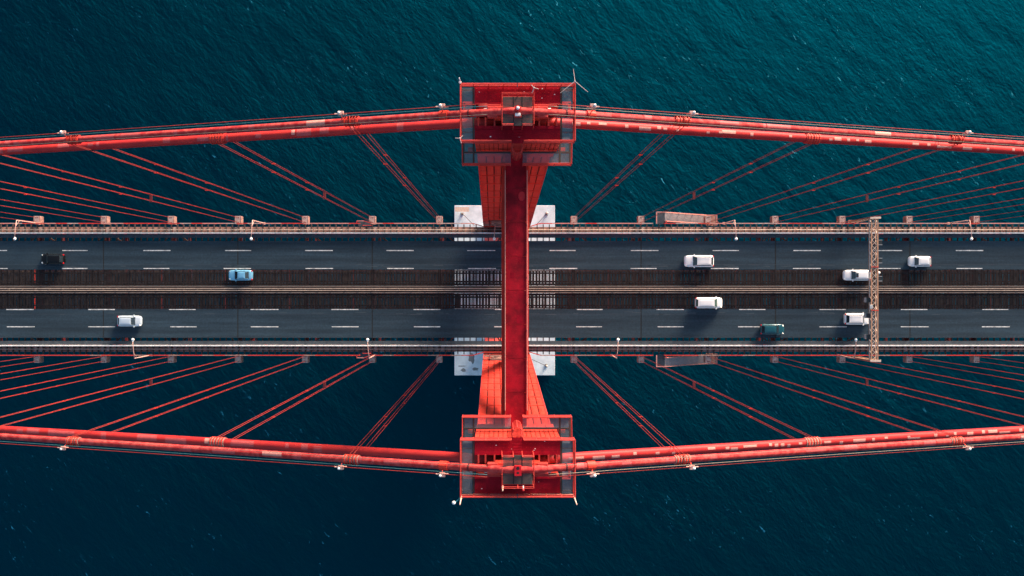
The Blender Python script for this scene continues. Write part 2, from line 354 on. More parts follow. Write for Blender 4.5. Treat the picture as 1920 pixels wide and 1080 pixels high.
# ------------------------------------------------------------------ roads
SLAB = 2 * PAN
dash_me = MB().box(-2.27, 2.27, -0.075, 0.075, 0, 0.004).mesh('lane_marking', 'paint_white')
DASH = 152.4 / 11
for s in (1, -1):
    y0, y1 = sorted((s * 3.38, s * 8.26))
    rd = thing('road', 'dark asphalt carriageway on the %s half of the bridge' % SIDE[s], kind='structure', loc=(0, YD, 0))
    for k in range(-5, 5):
        MB().box(max(-XE, k * SLAB + 0.09), min(XE, (k + 1) * SLAB - 0.09), y0, y1, ZR - 0.27, ZR).build('road_slab', 'asphalt', rd)
        MB().box(k * SLAB - 0.10, k * SLAB + 0.10, y0, y1, ZR - 0.27, ZR - 0.02).build('expansion_joint', 'joint', rd)
    x0 = ((116 if s > 0 else 13) + 25 - 950) / 11
    for row in (s * 6.62, s * 3.56) if s > 0 else (-3.44, -6.38):
        for k in range(-2, 15):
            x = x0 + k * DASH + rnd.uniform(-0.1, 0.1)
            if abs(x) < XE - 3: obj('lane_marking', dash_me, rd, loc=(x, row, ZR + 0.001)).scale = (rnd.uniform(0.95, 1.06), rnd.uniform(0.85, 1.1), 1)
    # sealed seam lines along the slab
    MB().box(-XE + 0.1, XE - 0.1, s * 4.22 - 0.03, s * 4.22 + 0.03, ZR + 0.0005, ZR + 0.003).build('seam_line', 'strip_dark', rd)
    for k in range(46):
        x = rnd.uniform(-95, 95); q = rnd.uniform(0.25, 1.1); y = (s * 4.05 + rnd.uniform(-0.25, 0.25))
        MB().hexa([(x - q, y - 0.04, ZR + 0.0005), (x + q, y - 0.06, ZR + 0.0005), (x + q * 0.8, y + 0.05, ZR + 0.0005), (x - q * 0.9, y + 0.03, ZR + 0.0005), (x - q, y - 0.04, ZR + 0.0022), (x + q, y - 0.06, ZR + 0.0022), (x + q * 0.8, y + 0.05, ZR + 0.0022), (x - q * 0.9, y + 0.03, ZR + 0.0022)]).build('scuff_mark', 'scuff', rd)
    # grated inner lane
    gl = thing('grated_lane', 'open steel grating lane beside the median on the %s half' % SIDE[s], kind='structure', loc=(0, YD, 0))
    a, b = sorted((s * 0.74, s * 3.36)); g = MB()
    nb = int(XE / 0.26)
    for k in range(-nb, nb + 1): g.box(k * 0.26 - 0.045, k * 0.26 + 0.045, a, b, ZR - 0.12, ZR - 0.02)
    g.build('cross_bars', 'grate_brown', gl, kind='stuff')
    g = MB(); m = 18
    for k in range(m + 1):
        y = a + (b - a) * k / m; g.box(-XE, XE, y - 0.018, y + 0.018, ZR - 0.14, ZR - 0.015)
    g.build('long_bars', 'grate_brown', gl, kind='stuff')
    for y in (s * 1.35, s * 2.75): MB().box(-XE, XE, y - 0.13, y + 0.13, ZR - 0.29, ZR - 0.15).build('bearing_plate', 'dark_steel', gl)
    # side strip and parapet
    st = thing('side_strip', 'narrow dark strip between the slot and the parapet on the %s side' % SIDE[s], kind='structure', loc=(0, YD, 0))
    for k in range(-9, 9):
        q = sorted((s * 8.80, s * 9.46)); MB().box(k * PAN + 0.02, (k + 1) * PAN - 0.02, q[0], q[1], ZR - 0.28, ZR - 0.06).build('strip_plate', 'strip_dark', st)
    pr = thing('parapet', 'long whitish parapet rail along the %s road edge' % SIDE[s], 'parapet', loc=(0, YD, 0))
    k = -XE
    while k < XE - 1:
        ln = PAN / 2; MB().box(k + 0.02, min(XE, k + ln) - 0.02, s * 9.58 - 0.08, s * 9.58 + 0.08, ZR - 0.27, ZR + 0.75).build('parapet_unit', 'parapet', pr); k += ln
    # pipe
    pp = thing('service_pipe', 'beige service pipe running beside the %s parapet' % SIDE[s], 'pipe', loc=(0, YD, 0))
    MB().tube([(-XE, s * 10.17, ZR + 0.1), (XE, s * 10.17, ZR + 0.1)], 0.06, 8).build('pipe', 'beige_pipe', pp, smooth=True)
    for k in range(-44, 45): MB().box(k * 2.29 - 0.05, k * 2.29 + 0.05, s * 10.17 - 0.09, s * 10.17 + 0.09, ZR - 0.30, ZR + 0.03).build('pipe_support', 'rail_grey', pp)

# median
md_ = thing('median_barrier', 'cream double guard rail running along the middle of the bridge', 'guard rail', loc=(0, YD, 0))
for y, m, z in ((0.17, 'rail_cream', 0.78), (-0.17, 'rail_cream', 0.78), (0.54, 'rail_grey', 0.12), (-0.57, 'rail_grey', 0.12)):
    for k in range(-18, 18):
        MB().box(k * PAN / 2 + 0.01, (k + 1) * PAN / 2 - 0.01, y - 0.06, y + 0.06, ZR + z - 0.2, ZR + z).build('rail_beam', m, md_)
for k in range(-45, 46):
    MB().box(k * 2.29 - 0.06, k * 2.29 + 0.06, -0.09, 0.09, ZR - 0.3, ZR + 0.7).build('post', 'dark_steel', md_)
MB().box(-XE, XE, -0.66, 0.64, ZR - 0.30, ZR - 0.16).build('median_base', 'grate_brown', md_)

# outer railings
post_me = MB().box(-0.035, 0.035, -0.035, 0.035, -0.5, 1.05).mesh('post', 'steel_red')
STAIR0, STAIR1 = 25.5, 27.0
def railing(s):
    t = thing('railing', 'thin red and white outer railing along the %s deck edge' % SIDE[s], 'railing', loc=(0, YD, 0))
    seg = PAN / 6
    n = int(XE / seg)
    for k in range(-n, n):
        x0, x1 = k * seg, (k + 1) * seg; xm = (x0 + x1) / 2
        if STAIR0 - 0.3 < xm < STAIR1 + 0.2: continue
        if -25.3 < xm < -23.2: continue
        y = s * (10.62 if abs(xm) < 4.8 else 11.18)
        y0 = s * (10.62 if abs(x0) < 4.4 else 11.18); y1 = s * (10.62 if abs(x1) < 4.4 else 11.18)
        m = rnd.choice(['steel_red', 'edge_red', 'pink_patch', 'pale_steel', 'pale_steel', 'pink_patch']) if s > 0 else rnd.choice(['steel_red', 'steel_red', 'edge_red', 'edge_red', 'pink_steel'])
        MB().bar((x0, y0, ZR + 1.05), (x1, y1, ZR + 1.05), 0.15, 0.08).build('top_rail', m, t)
        MB().bar((x0, y0, ZR + 0.5), (x1, y1, ZR + 0.5), 0.05, 0.05).build('mid_rail', 'steel_red', t)
        obj('post', post_me, t, loc=(x0, y0, ZR))
    return t
for s in (1, -1): railing(s)

# stair towers hanging off the deck edge
def stair(s):
    t = thing('access_stair', 'pale pink steel stair hanging off the %s deck edge right of the tower' % SIDE[s], 'stair', 'stairs off the deck edges', (0, YD, 0))
    yi, yo = s * 11.3, s * 13.1
    a, b = sorted((yi, yo))
    MB().box(25.45, 26.95, *sorted((s * 11.12, yo)), ZR - 0.25, ZR - 0.08).build('top_landing', 'strip_dark', t)
    N = 33; X0, X1, Z0, Z1 = 26.98, 35.4, ZR - 0.1, ZR - 7.0
    tm = MB().box(-0.095, 0.085, a + 0.3 if s > 0 else a, b if s > 0 else b - 0.3, -0.05, 0).mesh('tread', 'tread')
    for i in range(N):
        f = (i + 0.5) / N; obj('tread', tm, t, loc=(X0 + (X1 - X0) * f, 0, Z0 + (Z1 - Z0) * f))
    MB().box(35.4, 37.1, a, b, Z1 - 0.2, Z1).build('lower_landing', 'pink_steel', t)
    for y in (s * 11.6, yo):
        MB().bar((X0, y, Z0 - 0.2), (X1, y, Z1 - 0.2), 0.09, 0.35).build('stringer', 'pink_steel', t)
        MB().bar((X0, y, Z0 + 0.95), (X1, y, Z1 + 0.95), 0.13, 0.08).build('handrail', 'pink_patch', t)
        MB().bar((X1, y, Z1 + 0.95), (37.1, y, Z1 + 0.95), 0.13, 0.08).build('handrail', 'pink_patch', t)
        for i in range(7):
            f = i / 6; x = X0 + (X1 - X0) * f; z = Z0 + (Z1 - Z0) * f
            MB().box(x - 0.04, x + 0.04, y - 0.04, y + 0.04, z - 0.2, z + 0.95).build('post', 'pink_patch', t)
    MB().bar((25.42, s * 11.15, ZR + 1.0), (25.42, yo, ZR + 1.0), 0.16, 0.1).build('handrail', 'pink_patch', t)
    MB().bar((25.34, yo, ZR + 1.0), (X0 + 0.1, yo, ZR + 0.98), 0.14, 0.1).build('handrail', 'pink_patch', t)
    MB().bar((27.05, s * 11.15, ZR + 1.0), (27.05, s * 11.65, ZR + 1.0), 0.14, 0.1).build('handrail', 'edge_red', t)
    MB().bar((37.1, a, Z1 + 0.95), (37.1, b, Z1 + 0.95), 0.16, 0.1).build('handrail', 'pink_patch', t)
    MB().bar((36.2, s * 11.5, ZR - 0.5), (36.2, s * 11.5, Z1), 0.14, 0.14).build('hanger_post', 'pink_steel', t)
    MB().bar((36.2, s * 12.9, Z1 + 1.0), (36.2, s * 12.9, Z1), 0.14, 0.14).build('hanger_post', 'pink_steel', t)
    # small landing with offset gate left of the tower
    g = thing('access_gate', 'small jogged red gate in the %s railing left of the tower' % SIDE[s], 'gate', 'gates in the railings', (0, YD, 0))
    MB().bar((-25.4, s * 11.18, ZR + 1.05), (-25.4, s * 11.6, ZR + 1.05), 0.12, 0.08).build('rail', 'edge_red', g)
    MB().bar((-25.45, s * 11.6, ZR + 1.05), (-24.2, s * 11.6, ZR + 1.05), 0.12, 0.08).build('rail', 'pink_patch', g)
    MB().bar((-24.2, s * 11.6, ZR + 1.05), (-23.0, s * 11.2, ZR + 1.05), 0.12, 0.08).build('rail', 'edge_red', g)
    MB().bar((-24.4, s * 10.85, ZR + 1.05), (-23.1, s * 10.85, ZR + 1.05), 0.12, 0.08).build('rail', 'edge_red', g)
    MB().box(-25.3, -23.2, *sorted((s * 10.75, s * 11.55)), ZR - 0.25, ZR - 0.1).build('landing', 'strip_dark', g)
    for x, y in ((-25.4, 11.6), (-24.2, 11.6), (-24.4, 10.85), (-23.1, 10.85)):
        MB().box(x - 0.04, x + 0.04, s * y - 0.04, s * y + 0.04, ZR - 0.2, ZR + 1.05).build('post', 'steel_red', g)
for s in (1, -1): stair(s)

# ------------------------------------------------------------------ tower
ZP = 187.7
tower = thing('bridge_tower', 'tall red steel suspension bridge tower with two legs and a top crossbeam', 'bridge tower')
def hw(z): return 3.9 - (z - 81) * (1.07 / 102)
def yin(z): return 10.86 + (z - 81) * 0.0022
YOUT = 13.5
for s in (1, -1):
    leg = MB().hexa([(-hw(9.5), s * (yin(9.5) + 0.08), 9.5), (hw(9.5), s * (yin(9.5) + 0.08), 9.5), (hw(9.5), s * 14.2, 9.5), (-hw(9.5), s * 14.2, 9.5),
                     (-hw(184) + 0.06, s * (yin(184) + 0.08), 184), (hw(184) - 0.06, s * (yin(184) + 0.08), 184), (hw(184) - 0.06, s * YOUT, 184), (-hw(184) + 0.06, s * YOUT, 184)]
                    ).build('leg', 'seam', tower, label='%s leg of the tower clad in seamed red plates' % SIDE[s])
    rows = 13; zb, zt = 83.0, 180.5
    for r in range(rows):
        z0 = zb + (zt - zb) * r / rows + 0.05; z1 = zb + (zt - zb) * (r + 1) / rows - 0.05
        for c in range(9):
            if r < 2 and c < 4 and not (r == 1 and c in (0,)): 
                continue
            p = []
            for z in (z0, z1):
                wd = hw(z); xa = -wd + 2 * wd * c / 9 + 0.045; xb = -wd + 2 * wd * (c + 1) / 9 - 0.045
                p.append((xa, xb, yin(z), z))
            (a0, b0, ya, za), (a1, b1, yb, zb_) = p
            mb = MB(); e = 0.035
            mb.v = [(a0, s * (ya + 0.1), za), (b0, s * (ya + 0.1), za), (b1, s * (yb + 0.1), zb_), (a1, s * (yb + 0.1), zb_),
                    (a0, s * ya, za), (b0, s * ya, za), (b1, s * yb, zb_), (a1, s * yb, zb_),
                    (a0 + e, s * (ya - 0.03), za + 0.2), (b0 - e, s * (ya - 0.03), za + 0.2), (b1 - e, s * (yb - 0.03), zb_ - 0.2), (a1 + e, s * (yb - 0.03), zb_ - 0.2),
                    ((a0 + b0 + a1 + b1) / 4, s * ((ya + yb) / 2 - rnd.uniform(0.02, 0.09)), (za + zb_) / 2 + rnd.uniform(-1, 1))]
            mb.f = [(0, 1, 5, 4), (1, 2, 6, 5), (2, 3, 7, 6), (3, 0, 4, 7), (4, 5, 9, 8), (5, 6, 10, 9), (6, 7, 11, 10), (7, 4, 8, 11), (8, 9, 12), (9, 10, 12), (10, 11, 12), (11, 8, 12)]
            mb.build('plate', 'steel_red', leg)
        # splice strap rows
        zc = z1 + 0.05
        MB().box(-hw(zc) - 0.07, hw(zc) + 0.07, min(s * (yin(zc) - 0.07), s * (yin(zc) + 0.1)), max(s * (yin(zc) - 0.07), s * (yin(zc) + 0.1)), zc - 0.16, zc + 0.16).build('splice_strap', 'steel_red', leg)
    # edge flanges
    for sx in (-1, 1):
        MB().hexa([(sx * hw(83) - 0.07, s * (yin(83) - 0.09), 83), (sx * hw(83) + 0.07, s * (yin(83) - 0.09), 83), (sx * hw(83) + 0.07, s * (yin(83) + 0.3), 83), (sx * hw(83) - 0.07, s * (yin(83) + 0.3), 83),
                   (sx * hw(182) - 0.07, s * (yin(182) - 0.09), 182), (sx * hw(182) + 0.07, s * (yin(182) - 0.09), 182), (sx * hw(182) + 0.07, s * (yin(182) + 0.3), 182), (sx * hw(182) - 0.07, s * (yin(182) + 0.3), 182)]).build('edge_flange', 'edge_red', leg)
    # cladding of the other faces, and of all faces below the deck
    def zrow(z0, z1, inner):
        yo = lambda z: 14.2 - (z - 9.5) * (0.7 / 174.5)
        for sx in (-1, 1):
            q = []
            for z in (z0, z1):
                xa, xb_ = sx * (hw(z) - 0.02), sx * (hw(z) + 0.07); ya, yb = s * (yin(z) + 0.12), s * (yo(z) - 0.02)
                q += [(xa, ya, z), (xb_, ya, z), (xb_, yb, z), (xa, yb, z)]
            MB().hexa(q).build('side_plate', 'steel_red', leg)
        for face in ((yo, 0.0, 0.09),) + (((yin, 0.06, -0.03),) if inner else ()):
            f, i0, i1 = face
            for c in range(3):
                q = []
                for z in (z0, z1):
                    wd = hw(z); xa = -wd + 2 * wd * c / 3 + 0.04; xb_ = -wd + 2 * wd * (c + 1) / 3 - 0.04
                    q += [(xa, s * (f(z) + i0), z), (xb_, s * (f(z) + i0), z), (xb_, s * (f(z) + i1), z), (xa, s * (f(z) + i1), z)]
                MB().hexa(q).build('face_plate', 'steel_red', leg)
    for r in range(rows): zrow(zb + (zt - zb) * r / rows + 0.05, zb + (zt - zb) * (r + 1) / rows - 0.05, False)
    for r in range(9): zrow(10.5 + 7.9 * r + 0.05, 10.5 + 7.9 * (r + 1) - 0.05, True)
    # open bay at deck level
    for z in (86, 90, 94): MB().box(-3.85, -0.6, *sorted((s * 10.72, s * 10.98)), z, z + 0.5).build('bay_beam', 'pink_steel', leg)
    MB().box(-2.9, -2.7, *sorted((s * 10.70, s * 10.98)), 83, 97).build('bay_post', 'maroon', leg)
    MB().tube([(-1.75, s * 10.98, 92.5), (-1.75, s * 10.62, 92.5)], 0.75, 16).build('bay_wheel', 'pink_steel', leg)
    MB().tube([(-1.75, s * 10.98, 92.5), (-1.75, s * 10.58, 92.5)], 0.4, 12).build('bay_hub', 'black', leg)
    # ---- head
    hd = MB().box(-2.8, 2.8, *sorted((s * 10.15, s * 13.4)), 178.8, 183.5).build('head', 'steel_red', tower, label='%s tower head carrying the cable saddle' % SIDE[s])
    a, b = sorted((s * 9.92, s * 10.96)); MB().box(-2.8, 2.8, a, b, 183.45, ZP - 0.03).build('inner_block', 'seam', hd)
    a, b = sorted((s * 12.45, s * 13.55)); MB().box(-2.8, 2.8, a, b, 183.45, ZP - 0.03).build('outer_block', 'steel_red', hd)
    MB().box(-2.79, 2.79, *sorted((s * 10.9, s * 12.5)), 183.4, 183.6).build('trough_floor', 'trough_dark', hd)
    a, b = sorted((s * 9.84, s * 10.98)); MB().box(-2.86, 2.86, a, b, ZP - 0.03, ZP).build('top_plate', 'crimson', hd)
    a, b = sorted((s * 12.43, s * 13.62)); MB().box(-2.86, 2.86, a, b, ZP - 0.03, ZP).build('top_plate', 'crimson', hd)
    a, b = sorted((s * 10.80, s * 11.0)); MB().box(-2.86, 2.86, a, b, ZP, ZP + 0.09).build('trough_lip', 'crimson', hd)
    a, b = sorted((s * 12.4, s * 12.58)); MB().box(-2.86, 2.86, a, b, ZP, ZP + 0.09).build('trough_lip', 'crimson', hd)
    npl = 18
    for i in range(npl):
        x0 = -2.86 + 5.72 * i / npl + 0.02; x1 = -2.86 + 5.72 * (i + 1) / npl - 0.02
        d = rnd.uniform(0, 0.03); a, b = sorted((s * (9.84 - d), s * 9.95))
        MB().box(x0, x1, a, b, 183.5, ZP - 0.05).build('head_plate', 'steel_red', hd)
        if i % 2 == 0:
            a, b = sorted((s * 10.08, s * 10.18)); MB().box(x0, x0 + 0.58, a, b, 178.9, 183.3).build('corbel_plate', 'steel_red', hd)
    # rivets
    rv = MB()
    for y0, y1 in ((10.0, 10.75), (12.7, 13.5)):
        for i in range(19):
            for j in range(4):
                x = -2.7 + 0.3 * i; y = s * (y0 + (y1 - y0) * j / 3)
                rv.dome((x + rnd.uniform(-.02, .02), y, ZP), 0.024, 0.02, 6, 1)
    rv.build('rivets', 'repaint_red', hd, kind='stuff')
    # trough ribs
    for x in (-2.6, -2.13, -1.53, 1.46, 2.08, 2.62):
        a, b = sorted((s * 10.98, s * 11.55)); MB().box(x - 0.055, x + 0.055, a, b, 185.6, ZP + 0.16).build('trough_rib', 'edge_red', hd)
    # bird droppings / paint specks
    for i in range(9):
        x = rnd.uniform(-2.6, 2.6); y = s * rnd.choice([rnd.uniform(12.7, 13.5), rnd.uniform(12.7, 13.5), rnd.uniform(10.0, 10.7)]); q = rnd.uniform(0.02, 0.05)
        MB().box(x - q, x + q, y - q * 0.7, y + q * 0.7, ZP + 0.001, ZP + 0.004).build('speck', 'lamp_white', hd)
    # saddle casing
    sd_ = MB().box(-1.5, 1.5, *sorted((s * 11.35, s * 12.15)), 187.2, 188.75).build('saddle', 'steel_red', tower, label='%s cable saddle casing' % SIDE[s], bevel=0.05)
    for sx in (-1, 1):
        MB().box(*sorted((sx * 1.1, sx * 2.6)), *sorted((s * 12.12, s * 12.34)), ZP + 0.35, ZP + 0.7).build('rope_anchor', 'edge_red', sd_, bevel=0.03)
        MB().tube([(sx * 1.2, s * 12.05, ZP + 0.85), (sx * 2.2, s * 12.02, ZP + 0.7)], 0.05, 8).build('turnbuckle', 'galv', sd_)
        MB().box(*sorted((sx * 1.3, sx * 2.0)), *sorted((s * 11.38, s * 12.1)), 188.2, 188.85).build('saddle_cover', 'edge_red', sd_, bevel=0.04)
    # raised platform over the saddle
    pf = thing('saddle_platform'); pf.parent = tower; pf.location = (0, s * 11.74, ZP + 1.45); pf['label'] = 'small railed grating platform over the %s saddle' % SIDE[s]
    pf.rotation_euler = (0, 0, 0 if s > 0 else math.pi)
    g = MB()
    for i in range(40): y = -0.93 + 1.86 * i / 39; g.box(-0.96, 0.96, y - 0.014, y + 0.014, -0.04, 0)
    for i in range(30): x = -0.95 + 1.9 * i / 29; g.box(x - 0.01, x + 0.01, -0.95, 0.95, -0.05, -0.01)
    g.build('grating', 'grating_dark', pf, kind='stuff')
    for x in (-0.28, 0.28): MB().box(x - 0.035, x + 0.035, -0.95, 0.95, -0.08, 0.012).build('floor_bar', 'black', pf)
    MB().box(-0.95, 0.95, 0.17, 0.24, -0.06, 0.016).build('floor_bar', 'edge_red', pf)
    MB().box(-1.0, 1.0, 0.75, 1.0, -0.1, -0.06).build('floor_edge', 'steel_red', pf)
    for z in (0.55, 1.05):
        MB().tube([(-1.03, -0.7, z), (-1.03, 1.02, z), (1.03, 1.02, z), (1.03, -1.0, z), (0.3, -1.0, z)], 0.027, 6).build('railing', 'edge_red', pf)
        MB().tube([(-1.03, -0.7, z), (-1.03, -1.0, z), (-0.3, -1.0, z)], 0.027, 6).build('railing', 'edge_red', pf)
    for x, y in ((-1.03, 1.02), (1.03, 1.02), (-1.03, -1.0), (1.03, -1.0), (-1.03, 0.2), (1.03, 0.2), (-0.3, -1.0), (0.3, -1.0), (0, 1.02)):
        MB().box(x - 0.025, x + 0.025, y - 0.025, y + 0.025, -1.4, 1.05).build('post', 'edge_red', pf)
    for i in range(4): MB().box(-0.27, 0.27, -1.1 - 0.14 * i, -1.02 - 0.14 * i, -0.3 - 0.3 * i, -0.25 - 0.3 * i).build('step', 'crimson', pf)
    # caged ladder down to the crossbeam
    ld = thing('caged_ladder'); ld.parent = tower; ld.location = (0, s * 9.84, 182.2); ld.rotation_euler = (0, 0, 0 if s > 0 else math.pi)
    for x in (-0.3, 0.3): MB().tube([(x, -0.12, 0), (x, -0.12, 6.2)], 0.03, 6).build('stile', 'edge_red', ld)
    for i in range(16): MB().tube([(-0.3, -0.12, 0.3 + i * 0.36), (0.3, -0.12, 0.3 + i * 0.36)], 0.018, 5).build('rung', 'edge_red', ld)
    for i in range(6):
        MB().tube([(0.38 * math.cos(math.pi + math.pi * q / 10), -0.12 - 0.6 * abs(math.sin(math.pi * q / 10)), 2.2 + 0.72 * i) for q in range(11)], 0.028, 6).build('hoop', 'edge_red', ld)
    for x, y in ((0, -0.72), (-0.27, -0.55), (0.27, -0.55)): MB().box(x - 0.03, x + 0.03, y - 0.02, y + 0.02, 2.1, 5.9).build('cage_bar', 'edge_red', ld)
    MB().box(-0.36, 0.36, -0.04, 0.02, 1.2, 5.4).build('back_plate', 'steel_red', ld)
    # side platforms
    for sx in (-1, 1):
        sp = thing('side_platform'); sp.parent = tower; sp.location = (0, 0, 0)
        x0, x1 = sorted((sx * 3.02, sx * 3.72)); ya, yb = sorted((s * 9.9, s * 13.55))
        g = MB()
        n = 78
        for i in range(n):
            y = ya + (yb - ya) * i / (n - 1); g.box(x0, x1, y - 0.005, y + 0.005, ZP - 0.09, ZP - 0.06)
        for i in range(12):
            x = x0 + (x1 - x0) * i / 11; g.box(x - 0.004, x + 0.004, ya, yb, ZP - 0.09, ZP - 0.07)
        g.build('grating', 'grating_grey', sp, kind='stuff')
        MB().box(*sorted((sx * 2.88, sx * 3.0)), ya, yb, ZP - 0.35, ZP - 0.03).build('beam', 'dark_steel', sp)
        MB().box(*sorted((sx * 3.72, sx * 3.8)), ya, yb, ZP - 0.25, ZP + 0.02).build('edge_beam', 'steel_red', sp)
        for y in (s * 13.45, s * 12.0, s * 10.6, s * 9.95): MB().box(x0, x1, y - 0.05, y + 0.05, ZP - 0.3, ZP - 0.11).build('cross_beam', 'dark_steel', sp)
        # frame below the grating
        fz = ZP - 2.0
        for y in (s * 12.9, s * 12.1): MB().box(x0, x1, y - 0.1, y + 0.1, fz - 0.1, fz).build('bracket_frame', 'steel_red', sp)
        MB().box(*sorted((sx * 3.55, sx * 3.68)), *sorted((s * 12.1, s * 12.9)), fz - 0.1, fz).build('bracket_frame', 'steel_red', sp)
        MB().box(x0, x1, *sorted((s * 12.2, s * 12.8)), fz - 0.16, fz - 0.12).build('bracket_floor', 'grating_grey', sp)
        for z in (0.45, 0.8, 1.15):
            rr = 0.045 if z > 1 else 0.028
            MB().tube([(sx * 3.77, s * 13.6, ZP + z), (sx * 3.77, s * 9.86, ZP + z)], rr, 6).build('railing', 'edge_red', sp)
            MB().tube([(sx * 3.77, s * 9.86, ZP + z), (sx * 0.42, s * 9.86, ZP + z)], rr, 6).build('railing', 'edge_red', sp)
            MB().tube([(sx * 3.77, s * 13.6, ZP + z), (sx * 0.02, s * 13.6, ZP + z)], rr, 6).build('railing', 'edge_red', sp)
        MB().box(*sorted((sx * 0.42, sx * 3.75)), *sorted((s * 9.84, s * 9.86)), ZP + 0.01, ZP + 0.2).build('toe_board', 'edge_red', sp)
        for k in range(3):
            MB().box(*sorted((sx * (0.05 + k * 1.24), sx * (1.25 + k * 1.24))), *sorted((s * 13.60, s * 13.63)), ZP + 0.05, ZP + 0.38).build('toe_board', 'edge_red' if s > 0 else 'pink_steel', sp)
        for x in (0.42, 1.25, 2.1, 2.95, 3.77): MB().box(sx * x - 0.025, sx * x + 0.025, s * 9.86 - 0.025, s * 9.86 + 0.025, ZP - 0.2, ZP + 1.15).build('post', 'edge_red', sp)
        for x in (0.9, 1.9, 2.9, 3.77): MB().box(sx * x - 0.025, sx * x + 0.025, s * 13.6 - 0.025, s * 13.6 + 0.025, ZP - 0.2, ZP + 1.15).build('post', 'edge_red', sp)
        for y in (10.8, 11.7, 12.6): MB().box(sx * 3.77 - 0.025, sx * 3.77 + 0.025, s * y - 0.025, s * y + 0.025, ZP - 0.2, ZP + 1.15).build('post', 'edge_red', sp)
        # lower platform round the inner face
        lp = thing('lower_platform'); lp.parent = tower
        zf = 185.0
        cells = ((0.42, 1.2), (1.2, 2.2), (2.2, 2.95), (2.95, 3.7))
        g = MB(); ya, yb = sorted((s * 8.72, s * 9.55))
        for i in range(22):
            y = ya + (yb - ya) * i / 21; g.box(*sorted((sx * 0.42, sx * 3.7)), y - 0.005, y + 0.005, zf - 0.04, zf)
        for i in range(50):
            x = sx * (0.42 + 3.28 * i / 49); g.box(x - 0.004, x + 0.004, ya, yb, zf - 0.04, zf - 0.01)
        ya2, yb2 = sorted((s * 9.62, s * 10.6))
        for i in range(22):
            y = ya2 + (yb2 - ya2) * i / 21; g.box(*sorted((sx * 3.0, sx * 3.7)), y - 0.005, y + 0.005, zf - 0.04, zf)
        g.build('grating', 'grating_grey', lp, kind='stuff')
        MB().box(*sorted((sx * 0.42, sx * 3.72)), *sorted((s * 9.55, s * 9.66)), zf - 0.28, zf + 0.01).build('beam', 'dark_steel', lp)
        for x in (3.0, 3.7): MB().box(sx * x - 0.06, sx * x + 0.06, *sorted((s * 8.7, s * 10.4)), zf - 0.3, zf + 0.012).build('beam', 'dark_steel', lp)
        MB().box(*sorted((sx * 2.95, sx * 3.4)), *sorted((s * 9.75, s * 10.0)), zf - 1.2, zf - 0.4).build('gusset', 'steel_red', lp)
        for z in (0.4, 0.8, 1.15):
            rr = 0.045 if z > 1 else 0.028
            MB().tube([(sx * 3.75, s * 10.3, zf + z), (sx * 3.75, s * 8.68, zf + z), (sx * 0.42, s * 8.68, zf + z)], rr, 6).build('railing', 'edge_red', lp)
        MB().box(*sorted((sx * 0.42, sx * 3.75)), *sorted((s * 8.66, s * 8.69)), zf, zf + 0.22).build('toe_board', 'edge_red', lp)
        for x in (0.42, 1.5, 2.6, 3.75): MB().box(sx * x - 0.025, sx * x + 0.025, s * 8.68 - 0.025, s * 8.68 + 0.025, zf - 0.2, zf + 1.15).build('post', 'edge_red', lp)

# top crossbeam
ZS = 181.8
cb = MB().box(-0.62, 0.62, -9.9, 9.9, 177.3, ZS - 0.06).build('crossbeam', 'steel_red', tower, label='wide crimson top crossbeam joining the two legs')
for i in range(8):
    a = -9.9 + 19.8 * i / 8; MB().box(-0.76, 0.76, a + 0.012, a + 19.8 / 8 - 0.012, ZS - 0.06, ZS).build('top_plate', 'strut_red', cb)
    for sx in (-1, 1):
        MB().box(*sorted((sx * 0.62, sx * 0.68)), a + 0.03, a + 19.8 / 8 - 0.03, 177.3, ZS - 0.1).build('side_plate', 'steel_red', cb)
        MB().box(*sorted((sx * 0.60, sx * 1.04)), a + 0.004, a + 19.8 / 8 - 0.004, 177.0, 177.25).build('lower_flange', 'steel_red', cb)
for sx in (-1, 1):
    MB().box(*sorted((sx * 0.74, sx * 0.80)), -9.9, 9.9, ZS - 0.3, ZS + 0.12).build('edge_angle', 'edge_red', cb)
    MB().tube([(sx * 0.79, -8.6, ZS + 1.0), (sx * 0.79, 8.6, ZS + 1.0)], 0.03, 6).build('hand_cable', 'pink_patch', cb)
    for i in range(10): MB().box(sx * 0.79 - 0.025, sx * 0.79 + 0.025, -8.6 + i * 1.911 - 0.025, -8.6 + i * 1.911 + 0.025, ZS + 0.12, ZS + 1.0).build('hand_post', 'edge_red', cb)
n = 20; mb = MB(); mb.v = [(0.42 + 0.25 * math.cos(2 * math.pi * k / n), 6.85 + 0.34 * math.sin(2 * math.pi * k / n), ZS + 0.03) for k in range(n)] + [(0.42 + 0.25 * math.cos(2 * math.pi * k / n), 6.85 + 0.34 * math.sin(2 * math.pi * k / n), ZS) for k in range(n)]
mb.f = [tuple(range(n))] + [(k, n + k, n + (k + 1) % n, (k + 1) % n) for k in range(n)]
mb.build('manhole_cover', 'beacon_red', cb)
rv = MB()
for i in range(66):
    for x in (-0.68, 0.0, 0.68): rv.dome((x, -9.75 + i * 0.3, ZS), 0.022, 0.02, 6, 1)
for y in (-6.2, -3.7, -2.47, 2.47, 5.0):
    for i in range(12): rv.dome((-0.6 + i * 0.11, y, ZS), 0.02, 0.02, 6, 1)
rv.build('rivets', 'repaint_red', cb, kind='stuff')
for x, y, q in ((0.25, -2.1, 0.28), (0.05, -1.2, 0.16), (0.38, -0.4, 0.22), (-0.3, 1.1, 0.2), (0.3, 2.3, 0.24), (0.12, 4.0, 0.18)):
    MB().box(x - q * 0.7, x + q * 0.7, y - q, y + q, ZS + 0.001, ZS + 0.005).build('repaint_patch', 'crimson', cb)
